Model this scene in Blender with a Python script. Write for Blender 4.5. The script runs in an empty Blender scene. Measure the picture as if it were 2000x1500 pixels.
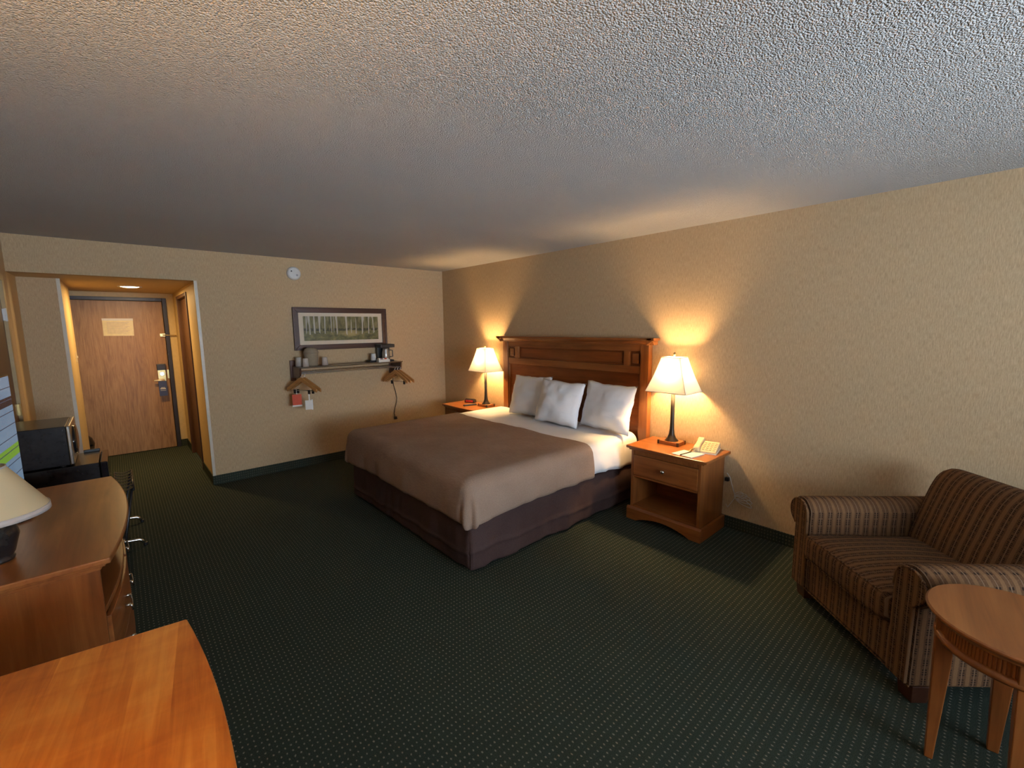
import bpy, bmesh, math, random
from mathutils import Vector, Matrix, noise
random.seed(7)
PI = math.pi
scene = bpy.context.scene
COL = scene.collection

# ------------------------------------------------------------------ camera
F_PX = 861.99
yaw, pitch, roll = 0.72907075, -0.12917346, -0.00985325
fw = Vector((math.sin(yaw)*math.cos(pitch), math.cos(yaw)*math.cos(pitch), math.sin(pitch)))
rt = Vector((math.cos(yaw), -math.sin(yaw), 0)); up = rt.cross(fw)
r2 = math.cos(roll)*rt + math.sin(roll)*up
u2 = -math.sin(roll)*rt + math.cos(roll)*up
cam_d = bpy.data.cameras.new('camera'); cam = bpy.data.objects.new('camera', cam_d); COL.objects.link(cam)
cam_d.sensor_fit = 'HORIZONTAL'; cam_d.sensor_width = 36; cam_d.lens = F_PX/2000*36
cam_d.clip_start = 0.02
mw = Matrix(((r2.x, u2.x, -fw.x, 0), (r2.y, u2.y, -fw.y, 0), (r2.z, u2.z, -fw.z, 1.645), (0, 0, 0, 1)))
cam.matrix_world = mw
scene.camera = cam

# ------------------------------------------------------------------ world, daylight, exposure
world = bpy.data.worlds.new('World'); scene.world = world; world.use_nodes = True
bg = world.node_tree.nodes['Background']; bg.inputs[0].default_value = (0.62, 0.75, 1.0, 1); bg.inputs[1].default_value = 1.0
win_d = bpy.data.lights.new('window_daylight', 'AREA'); win_d.shape = 'RECTANGLE'; win_d.size = 2.2; win_d.size_y = 1.3
win_d.energy = 46; win_d.color = (0.72, 0.85, 1.0); win_d.spread = math.radians(114)
win = bpy.data.objects.new('window_daylight', win_d); COL.objects.link(win)
win.location = (1.45, -2.82, 1.45); win.rotation_euler = (math.radians(108), 0, 0)
vs = scene.view_settings
vs.view_transform = 'Standard'; vs.look = 'None'; vs.gamma = 1; vs.use_curve_mapping = False
vs.exposure = 1.42
LAMP_E, DESK_E, ENTRY_W = 450.0, 760.0, 9.0   # bulb surface emission of the lit lamps; entry downlight in watts
WARM = (1.0, 0.63, 0.28)

# room numbers (metres; camera stands over x=0, y=0)
XL, XR, YB, YF, H = -0.617, 3.596, 5.515, -2.80, 2.44
YD, ZE, XE, XC = 7.735, 2.136, 0.647, -0.34      # entry door plane, entry ceiling, entry side walls

# ------------------------------------------------------------------ materials
class NT:
    def __init__(s, name):
        s.m = bpy.data.materials.new(name); s.m.use_nodes = True; s.t = s.m.node_tree
        s.b = s.t.nodes['Principled BSDF']; s._c = None
    def n(s, typ, **kw):
        nd = s.t.nodes.new(typ)
        for k, v in kw.items(): setattr(nd, k, v)
        return nd
    def l(s, a, b): s.t.links.new(a, b)
    def coord(s):
        if s._c is None: s._c = s.n('ShaderNodeTexCoord').outputs['Object']
        return s._c
    def mapping(s, scale, loc=(0, 0, 0)):
        m = s.n('ShaderNodeMapping'); m.inputs['Scale'].default_value = scale; m.inputs['Location'].default_value = loc
        s.l(s.coord(), m.inputs[0]); return m.outputs[0]
    def noise(s, vec, scale=1, detail=3, rough=.5, dist=0):
        t = s.n('ShaderNodeTexNoise'); s.l(vec, t.inputs['Vector'])
        t.inputs['Scale'].default_value = scale; t.inputs['Detail'].default_value = detail
        t.inputs['Roughness'].default_value = rough; t.inputs['Distortion'].default_value = dist
        return t.outputs[0]
    def ramp(s, fac, stops):
        r = s.n('ShaderNodeValToRGB'); s.l(fac, r.inputs[0]); e = r.color_ramp.elements
        while len(e) < len(stops): e.new(0.5)
        for i, (p, c) in enumerate(stops): e[i].position = p; e[i].color = (*c, 1)
        return r.outputs[0]
    def math(s, op, a, b=None, c=None):
        m = s.n('ShaderNodeMath'); m.operation = op
        for i, x in enumerate((a, b, c)):
            if x is None: continue
            if isinstance(x, (int, float)): m.inputs[i].default_value = x
            else: s.l(x, m.inputs[i])
        return m.outputs[0]
    def mix(s, fac, a, b):
        m = s.n('ShaderNodeMix'); m.data_type = 'RGBA'
        if isinstance(fac, (int, float)): m.inputs[0].default_value = fac
        else: s.l(fac, m.inputs[0])
        for i, x in ((6, a), (7, b)):
            if isinstance(x, tuple): m.inputs[i].default_value = (*x, 1)
            else: s.l(x, m.inputs[i])
        return m.outputs[2]
    def color(s, c):
        if isinstance(c, tuple): s.b.inputs['Base Color'].default_value = (*c, 1)
        else: s.l(c, s.b.inputs['Base Color'])
    def bump(s, h, strength=.3, dist=.002):
        b = s.n('ShaderNodeBump'); b.inputs['Strength'].default_value = strength; b.inputs['Distance'].default_value = dist
        s.l(h, b.inputs['Height']); s.l(b.outputs[0], s.b.inputs['Normal'])
    def set(s, rough=.5, metal=0, spec=.5, **kw):
        s.b.inputs['Roughness'].default_value = rough; s.b.inputs['Metallic'].default_value = metal
        s.b.inputs['Specular IOR Level'].default_value = spec
        for k, v in kw.items(): s.b.inputs[k.replace('_', ' ')].default_value = v
        return s
    def xyz(s):
        x = s.n('ShaderNodeSeparateXYZ'); s.l(s.coord(), x.inputs[0]); return x.outputs

MATS = {}
def plain(name, col, rough=.5, metal=0, spec=.5, mottled=.12, scale=30, **kw):
    m = NT(name); m.set(rough, metal, spec, **kw)
    f = m.noise(m.coord(), scale, 3)
    m.color(m.ramp(f, [(.3, tuple(c*(1-mottled) for c in col)), (.7, tuple(min(1, c*(1+mottled)) for c in col))]))
    MATS[name] = m.m; return m.m
def wood(name, dark, mid, light, axis='x', rough=.32, dens=1.0, spec=.5, figure=.5):
    m = NT(name); m.set(rough, 0, spec)
    sc = [26*dens]*3; sc['xyz'.index(axis)] = 1.6*dens
    f1 = m.noise(m.mapping(tuple(sc)), 1, 4, .6, .6)
    sc2 = [5*dens]*3; sc2['xyz'.index(axis)] = 1.1*dens
    f2 = m.noise(m.mapping(tuple(sc2), (3, 1, 7)), 1, 3, .55, 1.2)
    f = m.math('ADD', m.math('MULTIPLY', f1, 1-figure), m.math('MULTIPLY', f2, figure))
    m.color(m.ramp(f, [(.32, dark), (.5, mid), (.68, light)]))
    m.bump(f1, .06, .001); MATS[name] = m.m; return m.m

def wallpaper(name, c0, c1):
    m = NT(name); m.set(.75, 0, .25)
    f = m.noise(m.mapping((235, 235, 24)), 1, 3, .6, .15)
    g = m.noise(m.mapping((520, 520, 70)), 1, 2, .5)
    h = m.math('ADD', m.math('MULTIPLY', f, .7), m.math('MULTIPLY', g, .3))
    m.color(m.ramp(h, [(.36, c0), (.64, c1)])); m.bump(h, .3, .0015); MATS[name] = m.m
wallpaper('wallpaper', (.42, .298, .165), (.60, .44, .262))
plain('entry_paint', (.58, .42, .20), .6, mottled=.04)
plain('casing_paint', (.45, .31, .14), .5, mottled=.05)
plain('white_paint', (.72, .71, .68), .5, mottled=.03)
plain('corner_guard', (.60, .54, .42), .4, mottled=.03)

m = NT('popcorn'); m.set(.9, 0, .1)
a = m.noise(m.coord(), 240, 2, .5, 0); b_ = m.noise(m.coord(), 1.3, 2)
v = m.n('ShaderNodeTexVoronoi'); v.inputs['Scale'].default_value = 180; m.l(m.coord(), v.inputs['Vector'])
hh = m.math('SUBTRACT', m.math('MULTIPLY', a, .55), m.math('MULTIPLY', v.outputs[0], 1.0))
m.color(m.mix(b_, (.56, .545, .52), (.62, .605, .58))); m.bump(hh, .9, .0095); MATS['popcorn'] = m.m

def carpet(name, iu, iv, pu, pv, ou, ov, rad, dotc):
    m = NT(name); m.set(.95, 0, .05)
    X = m.xyz()
    fib = m.noise(m.coord(), 330, 2, .6); pat = m.noise(m.coord(), 2.2, 2)
    jx = m.math('MULTIPLY', m.math('SUBTRACT', m.noise(m.mapping((1, 1, 1)), 55, 1), .5), .006)
    jy = m.math('MULTIPLY', m.math('SUBTRACT', m.noise(m.mapping((1, 1, 1), (9, 4, 2)), 55, 1), .5), .008)
    def cell(o, p, off, j):
        t = m.math('ADD', m.math('SUBTRACT', o, off-p/2), j)
        fr = m.math('FRACT', m.math('DIVIDE', t, p))
        return m.math('MULTIPLY', m.math('SUBTRACT', fr, .5), p)
    du, dv = cell(X[iu], pu, ou, jx), cell(X[iv], pv, ov, jy)
    d = m.math('SQRT', m.math('ADD', m.math('MULTIPLY', du, du), m.math('MULTIPLY', m.math('MULTIPLY', dv, dv), .5)))
    dot = m.math('SUBTRACT', 1.0, m.math('SMOOTH_MIN', m.math('DIVIDE', d, rad), 1.0, .3))
    dot = m.n('ShaderNodeClamp').outputs[0] if False else m.math('MAXIMUM', m.math('MULTIPLY', dot, 1.9), 0)
    dot = m.math('MINIMUM', dot, 1)
    base = m.ramp(fib, [(.3, (.014, .022, .016)), (.7, (.058, .070, .053))])
    base = m.mix(m.math('MULTIPLY', pat, .3), base, (.021, .033, .027))
    tint = m.ramp(m.noise(m.coord(), 37, 1), [(.35, tuple(c*.8 for c in dotc)), (.5, dotc), (.66, (dotc[0]*1.12, dotc[1]*.92, dotc[2]*.8))])
    m.color(m.mix(dot, base, tint)); m.bump(m.math('ADD', fib, m.math('MULTIPLY', dot, .6)), .6, .004)
    MATS[name] = m.m
carpet('carpet', 0, 1, .021, .0299, 1.2111, 1.2219, .0040, (.19, .18, .145))
carpet('carpet_edge_x', 0, 2, .021, .026, 0, .02, .006, (.085, .09, .07))
carpet('carpet_edge_y', 1, 2, .021, .026, 0, .02, .006, (.085, .09, .07))

CH = ((.165, .049, .011), (.27, .088, .020), (.375, .14, .036))
wood('cherry_x', *CH, 'x'); wood('cherry_y', *CH, 'y'); wood('cherry_z', *CH, 'z')
wood('cherry_panel', (.13, .032, .006), (.21, .055, .010), (.29, .09, .018), 'y')
m = NT('maple_desk'); m.set(.36, 0, .4); X = m.xyz()
st = m.math('FLOOR', m.math('DIVIDE', m.math('ADD', X[0], .9), .088))
cv = m.n('ShaderNodeCombineXYZ'); m.l(st, cv.inputs[0]); m.l(m.math('MULTIPLY', st, .37), cv.inputs[2])
m.l(m.math('ADD', m.math('MULTIPLY', X[1], .9), m.math('MULTIPLY', st, 5.3)), cv.inputs[1])
f0 = m.noise(cv.outputs[0], 1.6, 2); f1 = m.noise(m.mapping((42, 3.0, 20)), 1, 4, .6, .8); f2 = m.noise(m.mapping((7, 16, 7)), 1, 3, .5, .6)
f = m.math('ADD', m.math('MULTIPLY', f0, .45), m.math('ADD', m.math('MULTIPLY', f1, .32), m.math('MULTIPLY', f2, .23)))
m.color(m.ramp(f, [(.36, (.38, .098, .011)), (.5, (.58, .19, .025)), (.63, (.73, .30, .052))])); m.bump(f1, .05, .001); MATS['maple_desk'] = m.m
wood('dark_wood', (.03, .010, .005), (.055, .018, .008), (.085, .03, .014), 'x', .35)
wood('dark_wood_y', (.03, .010, .005), (.055, .018, .008), (.085, .03, .014), 'y', .35)
wood('shelf_wood', (.06, .02, .008), (.10, .034, .013), (.14, .05, .02), 'x', .3)
wood('hanger_wood', (.30, .13, .035), (.42, .19, .055), (.50, .25, .08), 'x', .4)
wood('brown_door', (.05, .022, .010), (.085, .036, .016), (.12, .052, .024), 'z', .45)
m = NT('oak_door'); m.set(.42, 0, .4)
f1 = m.noise(m.mapping((17, 17, 1.9)), 1, 4, .6, 1.6); f2 = m.noise(m.mapping((150, 150, 6)), 1, 3, .6)
ff = m.math('ADD', m.math('MULTIPLY', f1, .5), m.math('MULTIPLY', f2, .5))
m.color(m.ramp(ff, [(.38, (.20, .096, .026)), (.5, (.30, .152, .047)), (.60, (.37, .198, .066))])); m.bump(f2, .1, .001); MATS['oak_door'] = m.m

def fabric(name, c0, c1, scale=600, rough=.9, bump=.3, ribs=None):
    m = NT(name); m.set(rough, 0, .15)
    f = m.noise(m.coord(), scale, 2, .6)
    if ribs:
        f = m.math('ADD', m.math('MULTIPLY', f, .5), m.math('MULTIPLY', m.noise(m.mapping(ribs), 1, 3, .6), .5))
    g = m.noise(m.coord(), 4, 3)
    f2 = m.math('ADD', m.math('MULTIPLY', f, .75), m.math('MULTIPLY', g, .25))
    m.color(m.ramp(f2, [(.34, c0), (.64, c1)])); m.bump(f, bump, .002); MATS[name] = m.m
fabric('blanket_cloth', (.205, .135, .096), (.355, .248, .180), 350, .92, .5, (260, 22, 260))
fabric('sheet_cloth', (.70, .69, .68), (.80, .79, .78), 500, .85, .15)
fabric('pillow_cloth', (.74, .74, .76), (.83, .83, .84), 500, .85, .15)
fabric('skirt_cloth', (.040, .022, .020), (.078, .047, .042), 300, .7, .2)

def chair_cloth(name, axis):
    m = NT(name); m.set(.92, 0, .12)
    X = m.xyz(); al = m.math('ADD', X[2], X[1] if axis == 0 else X[0])
    wob = m.math('MULTIPLY', m.math('SUBTRACT', m.noise(m.coord(), 14, 1), .5), .006)
    s = m.math('SUBTRACT', m.math('FRACT', m.math('DIVIDE', m.math('ADD', X[axis], wob), .052)), .5)
    sa = m.math('ABSOLUTE', s)
    tan = m.math('LESS_THAN', m.math('ABSOLUTE', m.math('SUBTRACT', sa, .44)), .10)
    line = m.math('LESS_THAN', sa, .035)
    band = m.math('LESS_THAN', m.math('ABSOLUTE', m.math('SUBTRACT', sa, .13)), .075)
    dash = m.math('GREATER_THAN', m.math('SINE', m.math('MULTIPLY', al, 2*PI/.011)), -.1)
    row = m.math('GREATER_THAN', m.math('SINE', m.math('MULTIPLY', al, 2*PI/.047)), -.6)
    dots = m.math('MULTIPLY', m.math('MULTIPLY', band, dash), row)
    nz = m.noise(m.coord(), 420, 2, .6)
    base = m.ramp(nz, [(.3, (.060, .028, .013)), (.7, (.145, .074, .034))])
    c = m.mix(m.math('MULTIPLY', tan, .55), base, (.22, .115, .05))
    c = m.mix(m.math('MULTIPLY', dots, .85), c, (.016, .010, .008))
    c = m.mix(m.math('MULTIPLY', line, .5), c, (.25, .165, .105))
    m.color(c); m.bump(m.math('ADD', nz, m.math('MULTIPLY', tan, .3)), .4, .003); MATS[name] = m.m
chair_cloth('chair_cloth', 0); chair_cloth('chair_cloth_arm', 1)

def shade_mat(name, col, transl):
    m = NT(name); t = m.t
    d = m.n('ShaderNodeBsdfDiffuse'); d.inputs[0].default_value = (*col, 1)
    tr = m.n('ShaderNodeBsdfTranslucent'); tr.inputs[0].default_value = (*col, 1)
    w = m.noise(m.mapping((300, 300, 300)), 1, 2)
    b = m.n('ShaderNodeBump'); b.inputs['Strength'].default_value = .15; b.inputs['Distance'].default_value = .001
    m.l(w, b.inputs['Height']); m.l(b.outputs[0], d.inputs['Normal'])
    mx = m.n('ShaderNodeMixShader'); mx.inputs[0].default_value = transl
    m.l(d.outputs[0], mx.inputs[1]); m.l(tr.outputs[0], mx.inputs[2])
    m.l(mx.outputs[0], t.nodes['Material Output'].inputs['Surface']); MATS[name] = m.m
shade_mat('lit_shade', (.60, .57, .51), .10)
shade_mat('cream_shade', (.84, .70, .43), .30)

def emit(name, col, strength):
    m = NT(name); m.color(col); m.b.inputs['Emission Color'].default_value = (*col, 1); m.b.inputs['Emission Strength'].default_value = strength; MATS[name] = m.m
emit('bulb_glow', WARM, LAMP_E); emit('desk_bulb_glow', WARM, DESK_E); emit('entry_glow', (1.0, .78, .40), 7)
plain('black_gloss', (.012, .012, .014), .12, mottled=.2); plain('black_plastic', (.012, .012, .013), .38, mottled=.2)
plain('black_satin', (.016, .015, .016), .25, mottled=.2)
plain('black_web', (.012, .012, .012), .8); plain('bronze', (.035, .027, .020), .35, .6)
plain('chrome', (.72, .73, .75), .12, 1, mottled=.03); plain('nickel', (.55, .52, .46), .25, 1, mottled=.05)
plain('pale_metal', (.78, .70, .56), .35, .35, mottled=.03); plain('brass', (.55, .40, .17), .3, 1, mottled=.05); plain('steel_grey', (.35, .34, .33), .3, .7, mottled=.05)
plain('ivory_plastic', (.62, .50, .30), .4, mottled=.04); plain('ivory_key', (.52, .41, .24), .45, mottled=.04)
plain('white_plastic', (.68, .67, .64), .4, mottled=.03); plain('bucket_tan', (.30, .24, .165), .22, mottled=.06)
plain('paper_white', (.72, .69, .63), .8, mottled=.03); plain('paper_yellow', (.66, .52, .20), .35, mottled=.08)
plain('mat_board', (.66, .58, .45), .8, mottled=.03); plain('tag_red', (.60, .07, .02), .6, mottled=.06)
plain('tag_blue', (.035, .045, .12), .45, mottled=.06); plain('cable_white', (.55, .53, .48), .5, mottled=.05)
plain('frame_black', (.020, .013, .008), .4, mottled=.1); plain('mauve_ink', (.30, .16, .18), .6)
plain('clear_cup', (.66, .58, .50), .25, mottled=.05, Alpha=.75)
plain('clock_red', (.30, .02, .015), .3, mottled=.2); plain('sock_lining', (.50, .46, .43), .8, mottled=.05)

m = NT('aspen_print'); m.set(.35, 0, .4)
X = m.xyz(); z = X[2]
trunk = m.noise(m.mapping((34, 1, 1.2)), 1, 2, .4)
tr = m.math('MULTIPLY', m.math('GREATER_THAN', trunk, .565), m.math('GREATER_THAN', m.math('ADD', z, m.math('MULTIPLY', m.noise(m.mapping((30, 1, 1)), 1, 1), .16)), .02))
up_c = m.ramp(m.noise(m.mapping((30, 1, 9)), 1, 4, .6), [(.3, (.055, .06, .03)), (.5, (.16, .145, .055)), (.7, (.27, .24, .12))])
lo_c = m.ramp(m.noise(m.mapping((14, 1, 26)), 1, 4, .65), [(.3, (.06, .065, .028)), (.55, (.17, .16, .06)), (.72, (.34, .27, .10))])
ground = m.math('LESS_THAN', m.math('ADD', z, m.math('MULTIPLY', m.noise(m.mapping((18, 1, 3)), 1, 2), .05)), .0)
dk = m.math('MULTIPLY', m.math('LESS_THAN', m.math('ABSOLUTE', m.math('ADD', z, .012)), .016), m.math('GREATER_THAN', m.noise(m.mapping((26, 1, 20)), 1, 2), .48))
px_ = m.math('SUBTRACT', X[0], .10); pth = m.math('ADD', m.math('MULTIPLY', m.math('MULTIPLY', px_, px_), 55), m.math('MULTIPLY', m.math('MULTIPLY', m.math('ADD', z, .06), m.math('ADD', z, .06)), 420))
glow = m.math('MULTIPLY', m.math('SUBTRACT', 1.0, m.math('MINIMUM', pth, 1.0)), .7)
c = m.mix(ground, up_c, lo_c); c = m.mix(m.math('MULTIPLY', dk, .8), c, (.025, .03, .015)); c = m.mix(glow, c, (.50, .40, .16))
c = m.mix(m.math('MULTIPLY', tr, .8), c, (.55, .53, .47))
m.color(c); MATS['aspen_print'] = m.m

m = NT('tv_picture'); m.set(.2, 0, .4); X = m.xyz(); z = X[2]
rowf = m.math('FRACT', m.math('DIVIDE', z, .062)); ln = m.math('LESS_THAN', rowf, .07)
c = m.mix(m.noise(m.mapping((1, 5, 9)), 1, 2), (.12, .22, .36), (.26, .38, .50))
c = m.mix(m.math('MULTIPLY', m.math('GREATER_THAN', z, .275), m.math('LESS_THAN', z, .335)), c, (.20, .42, .05))
c = m.mix(m.math('MULTIPLY', m.math('GREATER_THAN', z, .53), m.math('LESS_THAN', z, .575)), c, (.012, .016, .03))
c = m.mix(ln, c, (.04, .07, .12)); m.color((.01, .01, .01)); m.l(c, m.b.inputs['Emission Color']); m.b.inputs['Emission Strength'].default_value = .24
MATS['tv_picture'] = m.m

m = NT('pane_glass'); m.set(.02, 0, .5); m.b.inputs['Transmission Weight'].default_value = 1; m.color((.95, .98, 1)); MATS['pane_glass'] = m.m

# ------------------------------------------------------------------ builders
class MB:
    def __init__(s): s.v = []; s.f = []
    def add(s, vs_, fs):
        o = len(s.v); s.v += [tuple(p) for p in vs_]; s.f += [tuple(i+o for i in f) for f in fs]; return s
    def box(s, x0, x1, y0, y1, z0, z1):
        return s.add([(x0,y0,z0),(x1,y0,z0),(x1,y1,z0),(x0,y1,z0),(x0,y0,z1),(x1,y0,z1),(x1,y1,z1),(x0,y1,z1)],
                     [(0,3,2,1),(4,5,6,7),(0,1,5,4),(1,2,6,5),(2,3,7,6),(3,0,4,7)])
    def prism(s, poly, axis, a0, a1):
        n = len(poly)
        def P(p, a): return {'x': (a, p[0], p[1]), 'y': (p[0], a, p[1]), 'z': (p[0], p[1], a)}[axis]
        return s.add([P(p, a0) for p in poly]+[P(p, a1) for p in poly],
                     [tuple(range(n-1, -1, -1)), tuple(range(n, 2*n))]+[(i, (i+1) % n, n+(i+1) % n, n+i) for i in range(n)])
    def loft(s, rings, caps=True, closed=True):
        n = len(rings[0]); vs_ = [p for r in rings for p in r]; fs = []
        for k in range(len(rings)-1):
            for i in range(n if closed else n-1):
                j = (i+1) % n; fs.append((k*n+i, k*n+j, (k+1)*n+j, (k+1)*n+i))
        if caps: fs += [tuple(range(n-1, -1, -1)), tuple(range((len(rings)-1)*n, len(rings)*n))]
        return s.add(vs_, fs)
    def lathe(s, prof, n=24, c=(0, 0, 0), caps=True):
        return s.loft([[(c[0]+r*math.cos(2*PI*i/n), c[1]+r*math.sin(2*PI*i/n), c[2]+z) for i in range(n)] for r, z in prof], caps)
    def tube(s, pts, r, n=8, caps=True):
        pts = [Vector(p) for p in pts]; rings = []; prev = None
        rr = r if isinstance(r, (list, tuple)) else [r]*len(pts)
        for i, p in enumerate(pts):
            t = (pts[min(i+1, len(pts)-1)]-pts[max(i-1, 0)]).normalized()
            if prev is None: a = t.orthogonal().normalized()
            else: a = (prev-t*prev.dot(t)).normalized()
            prev = a; b = t.cross(a)
            rings.append([tuple(p+rr[i]*(math.cos(2*PI*k/n)*a+math.sin(2*PI*k/n)*b)) for k in range(n)])
        return s.loft(rings, caps)
    def grid(s, fn, nu, nv):
        return s.add([fn(i/nu, j/nv) for i in range(nu+1) for j in range(nv+1)],
                     [(i*(nv+1)+j, (i+1)*(nv+1)+j, (i+1)*(nv+1)+j+1, i*(nv+1)+j+1) for i in range(nu) for j in range(nv)])
    def build(s, name, mat, parent=None, loc=(0, 0, 0), smooth=False, bevel=0, weld=0, solid=0, subd=0):
        me = bpy.data.meshes.new(name); me.from_pydata(s.v, [], s.f); me.update()
        bm = bmesh.new(); bm.from_mesh(me)
        if weld: bmesh.ops.remove_doubles(bm, verts=bm.verts, dist=weld)
        bmesh.ops.recalc_face_normals(bm, faces=bm.faces); bm.to_mesh(me); bm.free()
        me.materials.append(MATS[mat])
        if smooth:
            for p in me.polygons: p.use_smooth = True
        o = bpy.data.objects.new(name, me); COL.objects.link(o); o.location = loc
        if parent: o.parent = parent
        if solid: md = o.modifiers.new('solid', 'SOLIDIFY'); md.thickness = solid; md.offset = 0
        if bevel:
            md = o.modifiers.new('bevel', 'BEVEL'); md.width = bevel; md.segments = 2; md.limit_method = 'ANGLE'; md.angle_limit = math.radians(40)
        if subd: md = o.modifiers.new('subd', 'SUBSURF'); md.levels = md.render_levels = subd
        return o
def tag(o, label, cat, group=None):
    o['label'] = label; o['category'] = cat
    if group: o['group'] = group
    return o
def thing(name, label, cat, loc=(0, 0, 0), rz=0, group=None):
    o = bpy.data.objects.new(name, None); COL.objects.link(o); o.location = loc; o.rotation_euler = (0, 0, rz); o.empty_display_size = .1
    return tag(o, label, cat, group)
def struct(o): o['kind'] = 'structure'; return o
def copy_tree(o, parent=None):
    c = o.copy(); COL.objects.link(c); c.parent = parent
    for ch in list(o.children): copy_tree(ch, c)
    return c
def arc(cx, cy, r, a0, a1, n):
    return [(cx+r*math.cos(a0+(a1-a0)*i/n), cy+r*math.sin(a0+(a1-a0)*i/n)) for i in range(n+1)]
def fbm(x, y, z): return noise.fractal(Vector((x, y, z)), 1.0, 2.0, 3)

# ------------------------------------------------------------------ setting
struct(MB().box(-1.3, 3.75, YF-.1, 7.85, -.06, 0).build('floor', 'carpet'))
struct(MB().box(XL-.1, 3.75, YF-.1, YB+.1, H, H+.08).build('ceiling', 'popcorn'))
struct(MB().box(-1.3, XE+.1, YB+.1, 7.85, ZE, ZE+.06).build('ceiling_entry', 'entry_paint'))
struct(MB().box(XR, XR+.12, YF-.1, YB+.1, 0, H).build('wall_right', 'wallpaper'))
struct(MB().box(XE, XR, YB, YB+.1, 0, H).build('wall_back', 'wallpaper'))
struct(MB().box(XL-.1, XE, YB, YB+.1, ZE, H).build('wall_header', 'wallpaper'))
struct(MB().box(XL-.1, XL, YF, 4.28, 0, H).box(XL-.1, XL, 4.28, 5.24, 2.06, H).box(XL-.1, XL, 5.24, YB, 0, H).build('wall_left', 'wallpaper'))
struct(MB().box(XL-.1, XL, YB, 6.0, 0, ZE).build('wall_left_return', 'entry_paint'))
struct(MB().box(XL-.1, XC, 6.0, 6.08, 0, ZE).build('wall_recess', 'wallpaper'))
struct(MB().box(XC-.08, XC, 6.08, 7.12, 0, ZE).build('wall_entry_left', 'entry_paint'))
struct(MB().box(-1.3, -1.2, 6.0, 7.85, 0, ZE).box(-1.2, XL-.1, 6.0, 6.08, 0, ZE).build('wall_alcove', 'entry_paint'))
struct(MB().box(-1.2, -.44, YD, YD+.08, 0, ZE).box(.56, XE+.1, YD, YD+.08, 0, ZE).box(-.44, .56, YD, YD+.08, 2.07, ZE).box(-.44, .56, YD+.06, YD+.08, 0, 2.07).build('wall_entry', 'entry_paint'))
struct(MB().box(XE, XE+.1, YB+.1, 6.22, 0, ZE).box(XE, XE+.1, 7.22, YD, 0, ZE).box(XE, XE+.1, 6.22, 7.22, 2.06, ZE).build('wall_entry_right', 'entry_paint'))
struct(MB().box(XL-.1, XR, YF-.1, YF, 0, .75).box(XL-.1, XR, YF-.1, YF, 2.2, H).box(XL-.1, .3, YF-.1, YF, .75, 2.2).box(2.6, XR, YF-.1, YF, .75, 2.2).build('wall_front', 'wallpaper'))
# window behind the camera
w1 = struct(MB().box(.3, 2.6, YF-.07, YF-.02, .75, .8).box(.3, 2.6, YF-.07, YF-.02, 2.15, 2.2).box(.3, .35, YF-.07, YF-.02, .8, 2.15).box(2.55, 2.6, YF-.07, YF-.02, .8, 2.15).box(1.43, 1.47, YF-.07, YF-.02, .8, 2.15).build('window_1', 'white_paint'))
for x0, x1 in ((.35, 1.43), (1.47, 2.55)): MB().box(x0, x1, YF-.09, YF-.085, .8, 2.15).build('pane', 'pane_glass', w1)
# corner guards, baseboards
struct(MB().box(XE-.004, XE, YB-.004, YB+.022, .098, ZE).box(XE, XE+.022, YB-.004, YB, .098, ZE).build('trim_1', 'corner_guard'))
struct(MB().box(XC-.022, XC+.004, 5.996, 6.0, .098, ZE).box(XC, XC+.004, 6.0, 6.022, .098, ZE).build('trim_2', 'corner_guard'))
struct(MB().box(XE, XR-.008, YB-.008, YB, 0, .098).build('baseboard_back', 'carpet_edge_x'))
struct(MB().box(XR-.008, XR, YF, YB-.008, 0, .098).build('baseboard_right', 'carpet_edge_y'))
struct(MB().box(XE-.008, XE, YB-.008, 6.20, 0, .098).box(XE-.008, XE, 7.24, YD, 0, .098).build('baseboard_entry', 'carpet_edge_y'))
struct(MB().box(.57, XE-.008, YD-.008, YD, 0, .098).build('baseboard_door', 'carpet_edge_x'))
struct(MB().box(XL, XC+.008, 5.992, 6.0, 0, .098).build('baseboard_recess', 'carpet_edge_x'))

# entry door
d1 = bpy.data.objects.new('door_1', None); COL.objects.link(d1); d1.location = (.062, YD, 0); struct(d1)
d1['label'] = 'oak veneer entry door in a dark metal frame'
MB().box(-.455, .455, .005, .045, .008, 2.027).build('leaf', 'oak_door', d1, bevel=.002)
MB().box(-.505, -.46, -.02, .06, 0, 2.075).box(.46, .505, -.02, .06, 0, 2.075).box(-.46, .46, -.02, .06, 2.032, 2.075).build('frame', 'frame_black', d1, bevel=.003)
lk = MB().prism([(.33, .86), (.42, .86), (.42, 1.17), (.33, 1.17)], 'y', -.012, .005).build('lock_plate', 'brass', d1, bevel=.004)
MB().box(.325, .425, -.03, .004, 1.10, 1.185).build('lock_housing', 'frame_black', lk, bevel=.006)
MB().lathe([(.026, 0), (.026, .012)], 20, (0, 0, 0)).build('latch_turn', 'nickel', lk, loc=(.375, -.03, 1.05)).rotation_euler = (PI/2, 0, 0)
MB().tube([(.385, -.012, .965), (.385, -.05, .965), (.36, -.06, .965), (.28, -.055, .962)], [.014, .014, .015, .012], 10).build('lever_handle', 'pale_metal', d1, smooth=True)
MB().box(.435, .455, -.004, .006, .98, 1.10).build('strike_plate', 'brass', d1)
lt = MB().box(.40, .46, -.012, .005, 1.555, 1.60).build('security_latch', 'brass', d1, bevel=.003)
MB().tube([(.43, -.01, 1.578), (.47, -.035, 1.575), (.56, -.03, 1.57), (.575, -.02, 1.57)], .006, 8).build('swing_bar', 'brass', lt, smooth=True)
t = MB().box(-.045, .045, -.002, .0, 0, .205).build('door_hanger', 'tag_blue', loc=(.43, YD-.062, .748))
tag(t, 'dark blue do-not-disturb card hanging from the entry door lever', 'door hanger')
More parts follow.
